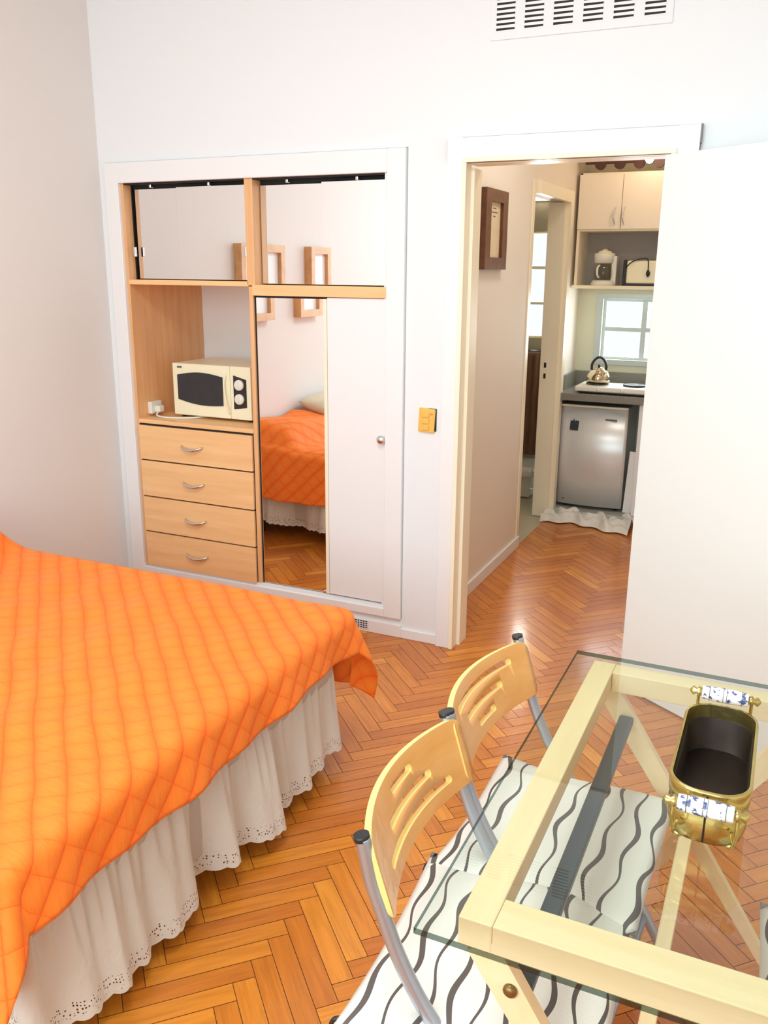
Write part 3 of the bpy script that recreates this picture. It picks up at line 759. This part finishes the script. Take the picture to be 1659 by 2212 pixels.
for s in (-1, 1):
    yh = py + s*(h/2+.030); zh = pz+.112 if s > 0 else pz+.098
    hd = obj('handle', tube(B(), [(px-.040,yh,zh),(px-.020,yh,zh),(px,yh,zh),(px+.020,yh,zh),(px+.040,yh,zh)], lambda t: .0120+.0018*math.sin(PI*t), 18, 5), 'grip', P)
    for q in (-.027, -.003, .003, .029):
        bm = B(); lathe(bm, [(.0120,-.0005),(.0140,-.0005),(.0140,.0005),(.0120,.0005)], (px+q, yh, zh), 18, 'x'); obj('ring', bm, 'logo', hd)
    for e in (-1, 1):
        bm = B(); lathe(bm, [(.007,-.002*e),(.010,.004*e),(.005,.008*e),(.009,.014*e),(.003,.019*e),(.001,.020*e)], (px+e*.042, yh, zh), 12, 'x')
        tube(bm, [(px+e*.046,yh,zh),(px+e*.046,yh+.002*s,zh-.03),(px+e*.044,yh-.006*s,zh-.055),(px+e*.040,py+s*(h/2-.004),pz+.045)], .003, 8)
        obj('handle_bracket', bm, 'brass', hd)
for sx in (-1, 1):
    for sy in (-1, 1):
        bm = B(); lathe(bm, [(.004,.0),(.009,.004),(.008,.010),(.004,.014)], (px+sx*(w/2-.022), py+sy*(h/2-.03), pz), 12); obj('foot', bm, 'brass', P)

# ------------------------------------------------------------------ folding chairs
def make_chair(flip):
    """local frame: y = 0 the middle of the chair, +x towards the table"""
    Cc = thing('folding_chair', 'x', 'chair', (0,0,0))
    path = [(.703,.766),(.707,.750),(.719,.694),(.735,.648),(.760,.579),(.793,.512),(.826,.461),(.890,.375),(.985,.235),(1.120,.012)]
    for s in (-1, 1):
        fr = obj('frame_tube', tube(B(), [(x, s*.213, z) for x, z in path], .0125, 14, 5), 'tube', Cc)
        obj('end_cap', tube(B(), [(.7025,s*.213,.763),(.7005,s*.213,.772)], .0130, 14, smooth=False), 'black', fr)
        obj('foot_cap', tube(B(), [(1.128,s*.213,0),(1.113,s*.213,.022)], .0145, 12, smooth=False), 'black', fr)
        bk = obj('leg', tube(B(), [(1.03,s*.186,.415),(.86,s*.186,.20),(.71,s*.186,.012)], .010, 12), 'tube', Cc)
        obj('foot_cap', tube(B(), [(.702,s*.186,0),(.716,s*.186,.022)], .012, 12, smooth=False), 'black', bk)
    obj('cross_bar', tube(B(), [(1.055,-.213,.118),(1.055,.213,.118)], .009, 10, smooth=False), 'tube', Cc)
    obj('cross_bar', tube(B(), [(.745,-.186,.055),(.745,.186,.055)], .009, 10, smooth=False), 'tube', Cc)
    bm = plate(rrect(0, 0, .37, .365, .04), [], .012); xform(bm, Matrix.Translation((.875,0,.412))); obj('seat', bm, ['ply','ply_edge'], Cc)
    # slotted plywood backrest, bowed away from the sitter
    w, h = .436, .128
    ol = rrect(0, 0, w, h, .022, 6)
    sl = [(.290, -.033), (.190, .002), (.090, .036)]
    holes = [list(reversed(rrect(.012, y if not flip else -y, l, .0145, .007, 4))) for l, y in sl]
    bm = plate(ol, holes, .012, 36)
    for f in bm.faces: f.smooth = f.material_index == 0
    def bend(c):
        u, v, t = c.x, c.y, c.z
        k = (v+h/2)/h
        bow = (.044+.010*k)*(1-(2*u/w)**2)
        return (.7620 - .041*k - bow - t, u, .630 + .131*k - t*.35)
    xform(bm, fn=bend)
    obj('backrest', bm, ['ply','ply_edge'], Cc)
    return Cc
def make_cushion(wx, wy, seed):
    bm = B(); rnd = random.Random(seed); a, b, c = [rnd.random()*6 for _ in range(3)]
    def f(sg):
        def g(u, v):
            x, y = (u-.5)*2, (v-.5)*2
            pz = (max(0,1-abs(x)**3.2)*max(0,1-abs(y)**3.2))**.4
            sh = 1+.035*(x*x*y*y)
            return Vector((x*wx/2*sh, y*wy/2*sh, sg*.022*pz + .005*math.sin(4*x+a)*math.sin(3*y+b) + (.006*(x*x*y*y))))
        return g
    for sg in (1, -1): grid(bm, 26, 26, f(sg), lambda u, v: (u*wx, v*wy+.3*seed))
    bmesh.ops.remove_doubles(bm, verts=bm.verts, dist=1e-4)
    return bm
nearC = -2.108; farC = -1.692
c1 = make_chair(False); 
def place(c, yc, deg, dx):
    a = math.radians(deg); c.rotation_euler = (0,0,a); c.location = (.72+dx-.72*math.cos(a), yc-.72*math.sin(a), 0)
place(c1, nearC, 2.5, -.006); c1['label'] = 'plywood folding chair nearest the camera, short slot uppermost in its backrest'
c2 = make_chair(True); place(c2, farC, -3.0, -.008); c2['label'] = 'plywood folding chair nearer the doorway, long slot uppermost in its backrest'
c3 = copy_tree(c1); c3.rotation_euler = (0,0,PI); c3.location = (2.395, -2.02, 0); c3['label'] = 'folding chair on the far right side of the glass table, only its seat edge showing'
for (x, y, rz, sd, lab) in ((.882, nearC-.035, math.radians(2), 1, 'wavy striped cushion on the folding chair nearest the camera'),
                       (.890, farC-.045, math.radians(-2), 2, 'wavy striped cushion on the folding chair nearer the doorway'),
                       (1.495, -2.02, PI, 3, 'wavy striped cushion on the folding chair at the right side of the table')):
    q = thing('seat_cushion', lab, 'cushion', (x, y, .447), rz)
    obj('pad', make_cushion(.40, .455, sd), 'stripes', q, local=True)
    for s in (-1,):
        bm = B(); tube(bm, [(-.195,s*.205,0),(-.215,s*.212,-.004),(-.222,s*.214,-.03)], .004, 6); obj('tie', bm, 'black', q, local=True)

# ------------------------------------------------------------------ hall
P = thing('picture_frame', 'brown wooden framed print hanging on the hall wall inside the doorway', 'picture frame', (-.15, .82, 1.6))
y0, y1, z0, z1 = .652, .985, 1.61, 1.972
bm = plate([(y0,z0),(y1,z0),(y1,z1),(y0,z1)], [[(y0+.075,z0+.055),(y1-.075,z0+.055),(y1-.075,z1-.055),(y0+.075,z1-.055)]], .028)
xform(bm, fn=lambda c: (-.15+c.z, c.x, c.y)); obj('frame', bm, ['walnut','walnut'], P)
obj('print', box(B(), -.15, -.138, y0+.07, y1-.07, z0+.05, z1-.05), 'paper', P)
bm = B()
for k, wd in enumerate((.05, .09, .03)):
    box(bm, -.138, -.1372, (y0+y1)/2-wd/2, (y0+y1)/2+wd/2, z1-.085-k*.018, z1-.081-k*.018)
obj('print_marks', bm, 'walnut', P)

# ------------------------------------------------------------------ kitchenette
fy = 2.36
struct('trim_4', box(B(), -.15, .95, 2.29, KB, 0, .055, .004), 'plinth')
F = thing('mini_fridge', 'small white fridge with a bulged door standing under the kitchen counter', 'fridge', (.09, 2.55, .055))
fx0, fx1, fz0_, fz1_ = -.122, .312, .078, .748
obj('body', box(B(), fx0+.004, fx1-.004, fy+.045, fy+.40, fz0_, fz1_, .006), 'fridge', F)
def fdoor(u, v):
    x = fx0 + (fx1-fx0)*u; return Vector((x, fy + .022*(2*u-1)**2, fz0_+.004+(fz1_-fz0_-.012)*v))
bm = B(); grid(bm, 24, 2, fdoor)
g2 = grid(bm, 24, 2, lambda u, v: fdoor(u, v)+Vector((0, .042-.022*(2*u-1)**2, 0)))
bound = [e for e in bm.edges if e.is_boundary]
bmesh.ops.bridge_loops(bm, edges=bound)
dr = obj('door', bm, 'fridge', F)
obj('top_cap', box(B(), fx0, fx1, fy+.008, fy+.05, fz1_-.006, fz1_+.008, .004), 'trim_cream', dr)
for k in range(2): pass
obj('brand_plate', box(B(), .172, .246, fy+.001, fy+.006, .668, .677), 'logo', dr)
bm = B(); lathe(bm, [(.006,0),(.006,-.003),(.001,-.003)], (-.075, fy+.012, .115), 10, 'y'); obj('door_stud', bm, 'logo', dr)
for x in (fx0+.05, fx1-.05):
    for y in (fy+.08, fy+.36): obj('foot', tube(B(), [(x,y,.055),(x,y,.08)], .014, 10, smooth=False), 'black', F)
mg = obj('fridge_magnet', xform(plate([(-.030,-.032),(.028,-.036),(.034,.028),(.010,.032),(.004,.022),(-.002,.044),(-.008,.03),(-.026,.028)], [], .003), fn=lambda c: (-.030+c.x*.95, fy+.005-c.z, .622+c.y)), ['sticker_blue','sticker_blue'], label='dark blue grey magnet on the upper left of the fridge door', cat='magnet', loc=(-.03, fy, .62))
obj('pan_panel' if False else 'cabinet_side', box(B(), .384, .425, fy-.02, KB, .055, .79, .002), 'trim', label='white upright cabinet panel holding the counter right of the fridge', cat='cabinet panel', loc=(.40, fy, .055))
bm = prism(B(), (.350, fy+.03, .058), (.368, fy+.03, .472), .055, .012, .002, up=Vector((0,1,0)))
obj('white_board', bm, 'trim', label='narrow white board leaning in the gap between fridge and cabinet panel', cat='board', loc=(.35, fy+.03, .055))
bm = B(); box(bm, -.15, .95, 2.30, KB, .79, .838, .004)
ct = obj('worktop', bm, 'counter', label='grey stone kitchen worktop over the small fridge', cat='worktop', loc=(.3, 2.5, .79))
bm = B(); box(bm, -.15, .95, KB-.02, KB, .838, .935, .002); box(bm, -.15, -.13, 2.45, KB-.02, .838, .935, .002); obj('backsplash', bm, 'counter', ct)
# crumpled plastic mat at the plinth
def rag(u, v):
    x = -.16 + .58*u; y = 2.10+.05*math.sin(u*5)+.02*math.sin(u*23) + (.27-.05*math.sin(u*5))*v
    e = min(1, v*6)*min(1, (1-v)*3+.35)
    z = .008 + e*(.034+.010*math.sin(u*19+v*4)+.010*math.sin(u*41+v*9+1)+.012*math.sin(v*17+u*7)) + .012*v
    return Vector((x, y, max(.004, z)))
bm = B(); grid(bm, 70, 26, rag)
rg = obj('plastic_bag', bm, 'rag', label='crumpled white plastic sheet spread on the floor in front of the fridge', cat='plastic sheet')
# hob
H = thing('electric_hob', 'white two-plate electric hob on the kitchen worktop', 'hob', (.19, 2.45, .838))
obj('casing', box(B(), -.035, .425, 2.325, 2.60, .852, .886, .010, seg=3), 'white_plastic', H)
obj('underside', box(B(), -.02, .41, 2.335, 2.59, .846, .853), 'black', H)
for x in (.08, .32): 
    bm = B(); lathe(bm, [(.072,0),(.072,.010),(.066,.012),(.02,.012),(.015,.009),(.001,.009)], (x, 2.475, .886), 32); obj('hotplate', bm, 'black', H)
for x in (.12, .27):
    bm = B(); lathe(bm, [(.013,0),(.012,-.012),(.001,-.013)], (x, 2.326, .868), 14, 'y'); obj('knob', bm, 'white_plastic', H)
for x in (-.0, .39):
    for y in (2.35, 2.57): obj('foot', tube(B(), [(x,y,.838),(x,y,.848)], .012, 10, smooth=False), 'black', H)
# kettle
K = thing('kettle', 'round shiny steel kettle with a black arched handle on the left hotplate', 'kettle', (.085, 2.475, .898))
kx, ky, kz = .085, 2.475, .898
bm = B(); lathe(bm, [(.058,0),(.072,.006),(.078,.022),(.074,.045),(.058,.070),(.036,.086),(.030,.090)], (kx,ky,kz), 32); obj('body', bm, 'steel', K)
ld = obj('lid', lathe(B(), [(.034,.086),(.030,.094),(.012,.099),(.001,.100)], (kx,ky,kz), 24), 'steel', K)
obj('lid_knob', lathe(B(), [(.005,.098),(.010,.106),(.008,.114),(.001,.116)], (kx,ky,kz), 16), 'black', ld)
obj('spout', tube(B(), [(kx+.035,ky-.045,kz+.045),(kx+.048,ky-.062,kz+.062),(kx+.056,ky-.074,kz+.082)], lambda t: .020-.008*t, 14), 'steel', K)
obj('handle', tube(B(), [(kx-.052,ky+.02,kz+.078),(kx-.050,ky+.02,kz+.12),(kx-.015,ky+.005,kz+.160),(kx+.025,ky-.012,kz+.155),(kx+.048,ky-.02,kz+.118),(kx+.048,ky-.02,kz+.078)], .0085, 10), 'black', K)
# kitchen window
bm = B(); x0, x1, z0, z1 = .02, .62, 1.02, 1.425
for a, b in ((x0, x0+.02), (x1-.02, x1), (.277, .312)): box(bm, a, b, KB+.02, KB+.055, z0, z1, .002)
for a, b in ((z0, z0+.018), (z1-.018, z1), (1.208, 1.238)): box(bm, x0, x1, KB+.022, KB+.053, a, b, .002)
w1 = struct('window_1', bm, 'win_frame')
obj('window_casing', (lambda b_: (box(b_, -.022, .02, KB-.016, KB, .985, 1.46, .002), box(b_, .62, .66, KB-.016, KB, .985, 1.46, .002), box(b_, .02, .62, KB-.016, KB, 1.425, 1.46, .002), box(b_, .02, .62, KB-.016, KB, .985, 1.02, .002), b_)[-1])(B()), 'win_frame', w1)
obj('pane', box(B(), x0+.01, x1-.01, KB+.036, KB+.040, z0+.01, z1-.01), 'window_glass', w1)
# wall cupboard with open shelf
cy = 2.50; cx0, cx1 = -.128, .46
CB = thing('wall_cupboard', 'white two-door wall cupboard with an open shelf below in the kitchenette', 'cupboard', (.16, KB, 1.5))
bm = B(); box(bm, cx0, cx0+.018, cy+.016, KB, 1.498, 2.20, .001); obj('side_panel', bm, 'trim_cream', CB)
obj('side_panel', box(B(), cx1-.018, cx1, cy+.016, KB, 1.498, 2.20, .001), 'trim_cream', CB)
obj('shelf', box(B(), cx0-.01, cx1+.01, cy, KB, 1.495, 1.515, .002), 'trim_cream', CB)
obj('shelf', box(B(), cx0+.018, cx1-.018, cy+.018, KB, 1.850, 1.866), 'trim_cream', CB)
obj('top_panel', box(B(), cx0, cx1, cy+.016, KB, 2.185, 2.20), 'trim_cream', CB)
obj('back_panel', box(B(), cx0+.018, cx1-.018, KB-.012, KB, 1.515, 2.185), 'kitchen_grey', CB)
cm = .146
for a, b, hx in ((cx0+.002, cm-.0015, cm-.034), (cm+.0015, cx1-.002, cm+.022)):
    d = obj('door', box(B(), a, b, cy, cy+.016, 1.862, 2.19, .0015), 'kitchen_door', CB)
    bm = B(); tube(bm, [(hx,cy,1.992),(hx-.004,cy-.018,1.975),(hx-.010,cy-.024,1.94),(hx-.004,cy-.018,1.905),(hx,cy,1.888)], lambda t: .0035+.0025*math.sin(PI*t), 8); obj('handle', bm, 'chrome', d)
# scalloped brown wood above the cupboard
VL = thing('scalloped_valance', 'dark brown wooden valance with round scallops above the kitchen cupboard', 'valance', (.16, 2.55, 2.25))
obj('board', box(B(), -.095, .60, 2.485, 2.51, 2.248, 2.34, .002), 'valance', VL)
for k in range(5): obj('scallop', lathe(B(), [(.033,0),(.033,.026),(.001,.026)], (-.002+k*.1185, 2.483, 2.247), 24, 'y'), 'valance', VL)
LP = thing('spot_lamp', 'small lit spot lamp in front of the scalloped valance', 'lamp', (.322, 2.40, 2.26))
obj('bulb', lathe(B(), [(.001,-.030),(.018,-.024),(.026,-.008),(.022,.012),(.010,.035),(.006,.045)], (.305, 2.42, 2.262), 20), 'bulb', LP)
obj('socket', tube(B(), [(.305,2.42,2.305),(.305,2.43,2.40),(.305,2.49,2.42)], .011, 10), 'walnut', LP)
# coffee maker
cmx = .045
CM = thing('coffee_maker', 'white drip coffee maker with glass jug on the open kitchen shelf', 'coffee maker', (cmx, 2.6, 1.515))
bm = B(); lathe(bm, [(.080,0),(.080,.014),(.066,.032),(.001,.032)], (cmx, 2.60, 1.515), 28); obj('base', bm, 'white_plastic', CM)
obj('column', box(B(), cmx+.048, cmx+.082, 2.585, 2.68, 1.516, 1.70, .006), 'white_plastic', CM)
obj('filter_basket', lathe(B(), [(.062,0),(.066,.045),(.064,.062),(.001,.062)], (cmx, 2.60, 1.655), 28), 'white_plastic', CM)
obj('lid', lathe(B(), [(.050,0),(.040,.012),(.018,.018),(.014,.026),(.001,.026)], (cmx, 2.60, 1.717), 24), 'cream_plastic', CM)
M['jug'] = glass('jug_glass', (.80,.80,.76,1), 1.5, 1.0)
jg = obj('glass_jug', lathe(B(), [(.050,0),(.062,.012),(.064,.05),(.052,.09),(.048,.10)], (cmx, 2.60, 1.549), 28), 'jug', CM)
obj('jug_handle', tube(B(), [(cmx-.02,2.545,1.64),(cmx-.024,2.50+.01,1.625),(cmx-.024,2.51,1.585),(cmx-.02,2.545,1.565)], .007, 8), 'white_plastic', jg)
# toaster
TO = thing('toaster', 'cream toaster with black ends on the open kitchen shelf', 'toaster', (.30, 2.6, 1.515))
obj('body', box(B(), .196, .405, 2.545, 2.68, 1.527, 1.672, .014, seg=3), 'cream_plastic', TO)
obj('end_cap', box(B(), .176, .197, 2.540, 2.685, 1.516, 1.676, .008), 'black', TO); obj('end_cap', box(B(), .404, .425, 2.540, 2.685, 1.516, 1.676, .008), 'black', TO)
obj('base', box(B(), .19, .41, 2.543, 2.683, 1.516, 1.530, .003), 'black', TO)
obj('toast_slot', box(B(), .23, .37, 2.60, 2.62, 1.671, 1.674), 'black', TO)
bm = B(); tube(bm, [(.196,2.54,1.632),(.235,2.535,1.665),(.29,2.55,1.684),(.322,2.545,1.682),(.333,2.533,1.66),(.335,2.532,1.61)], .0035, 8)
tube(bm, [(.335,2.530,1.612),(.336,2.530,1.59),(.336,2.530,1.572)], lambda t: .006+.007*math.sin(PI*min(1,t*1.1)), 10); obj('cord', bm, 'black', TO)

# ------------------------------------------------------------------ bathroom glimpse
bm = B(); x0, x1, z0, z1 = -.585, -.42, 1.13, 1.87
ol = [(x0,z0),(x1,z0),(x1,z1),(x0,z1)]
hs = [list(reversed(rrect((x0+x1)/2, z, .137, h_, .018, 4))) for z, h_ in ((1.745,.222),(1.500,.228),(1.256,.222))]
bm = plate(ol, hs, .03); xform(bm, fn=lambda c: (c.x, 3.01+c.z, c.y))
w2 = struct('window_2', bm, ['trim_cream','trim_cream'])
obj('pane', box(B(), x0+.01, x1-.01, 3.024, 3.027, z0+.01, z1-.01), 'window_glass', w2)
BL = thing('bathroom_lamp', 'small lit square lamp high on the bathroom wall seen through the side doorway', 'lamp', (-.5, 3.0, 2.1))
obj('diffuser', box(B(), -.56, -.44, 2.94, 2.985, 2.085, 2.14, .006), 'bulb', BL); obj('back_plate', box(B(), -.57, -.43, 2.985, 3.0, 2.075, 2.15), 'trim', BL)
obj('towel_rail', tube(B(), [(-.62,2.955,1.03),(-.40,2.955,1.03)], .018, 12, smooth=False), 'black', label='dark towel rail on the bathroom wall below the small window', cat='towel rail', loc=(-.5,2.955,1.03))
bm = B(); grid(bm, 30, 20, lambda u, v: Vector((-.60+.18*u+.01*v, 2.930+.010*math.sin(u*22+v*2), 1.035-.76*v)), None)
tw = obj('towel', bm, 'towel', label='brown towel hanging from the dark rail in the bathroom', cat='towel'); md = tw.modifiers.new('thickness','SOLIDIFY'); md.thickness = .008
bm = B(); box(bm, -1.0, -.36, 2.62, 3.0, .16, .24, .03, seg=3); box(bm, -.95, -.40, 2.70, 3.0, 0, .17, .01)
obj('bath_tub', bm, 'porcelain', label='white bath rim on the bathroom floor under the brown towel', cat='bath', loc=(-.6,2.8,0))

# ------------------------------------------------------------------ light
sc = bpy.context.scene
wd = bpy.data.worlds.new('world'); sc.world = wd; wd.use_nodes = True
bg = wd.node_tree.nodes['Background']; bg.inputs[0].default_value = (.93,.96,1,1); bg.inputs[1].default_value = 1.15
def area(name, loc, rot, sx, sy, power, col=(1,1,1)):
    l = bpy.data.lights.new(name, 'AREA'); l.shape = 'RECTANGLE'; l.size = sx; l.size_y = sy; l.energy = power; l.color = col
    o = bpy.data.objects.new(name, l); COL.objects.link(o); o.location = loc; o.rotation_euler = rot; return o
area('window_daylight', ((WIN[0]+WIN[1])/2, YF-.02, (WIN[2]+WIN[3])/2), (PI/2, 0, 0), WIN[1]-WIN[0]-.1, WIN[3]-WIN[2]-.1, 80, (.76,.94,1))
area('overhead_fill_light', (.3, -2.2, 2.93), (0,0,0), .9, .9, 40, (.88,.97,1))  # added fill from above to brighten top surfaces, no fixture behind it
area('hall_fill_light', (.45, .75, 2.7), (0,0,0), .3, .3, 7.5, (1,.93,.84))  # unseen fill added to lift the dim hall walls
area('kitchen_daylight', (.32, KB+.07, 1.22), (-PI/2, 0, 0), .56, .38, 8, (.9,.96,1))
area('bathroom_daylight', (-.50, 3.07, 1.5), (-PI/2, 0, 0), .14, .7, 10, (1,.97,.9))
l = bpy.data.lights.new('spot_bulb_light', 'POINT'); l.energy = 3.5; l.color = (1,.72,.48); l.shadow_soft_size = .04
o = bpy.data.objects.new('spot_bulb_light', l); COL.objects.link(o); o.location = (.36, 2.2, 2.30)

# ------------------------------------------------------------------ camera
cam = bpy.data.cameras.new('camera'); co = bpy.data.objects.new('camera', cam); COL.objects.link(co); sc.camera = co
f_px, yaw, pitch, roll = 1885.55, .430085, .272241, .0077793
cam.sensor_fit = 'HORIZONTAL'; cam.sensor_width = 36; cam.lens = 36*f_px/1659; cam.clip_start = .02
fw_ = Vector((-math.sin(yaw)*math.cos(pitch), math.cos(yaw)*math.cos(pitch), -math.sin(pitch)))
r_ = fw_.cross(Vector((0,0,1))).normalized(); u_ = r_.cross(fw_)
r2 = r_*math.cos(roll)+u_*math.sin(roll); u2_ = -r_*math.sin(roll)+u_*math.cos(roll)
mtx = Matrix((r2, u2_, -fw_)).transposed().to_4x4(); mtx.translation = (1.216785, -3.364502, 1.611884)
co.matrix_world = mtx
sc.view_settings.view_transform = 'Standard'; sc.view_settings.look = 'None'; sc.view_settings.gamma = 1; sc.view_settings.exposure = -.04
sc.view_settings.use_curve_mapping = False
sc.cycles.max_bounces = 10; sc.cycles.transparent_max_bounces = 16; sc.cycles.diffuse_bounces = 6; sc.cycles.glossy_bounces = 5
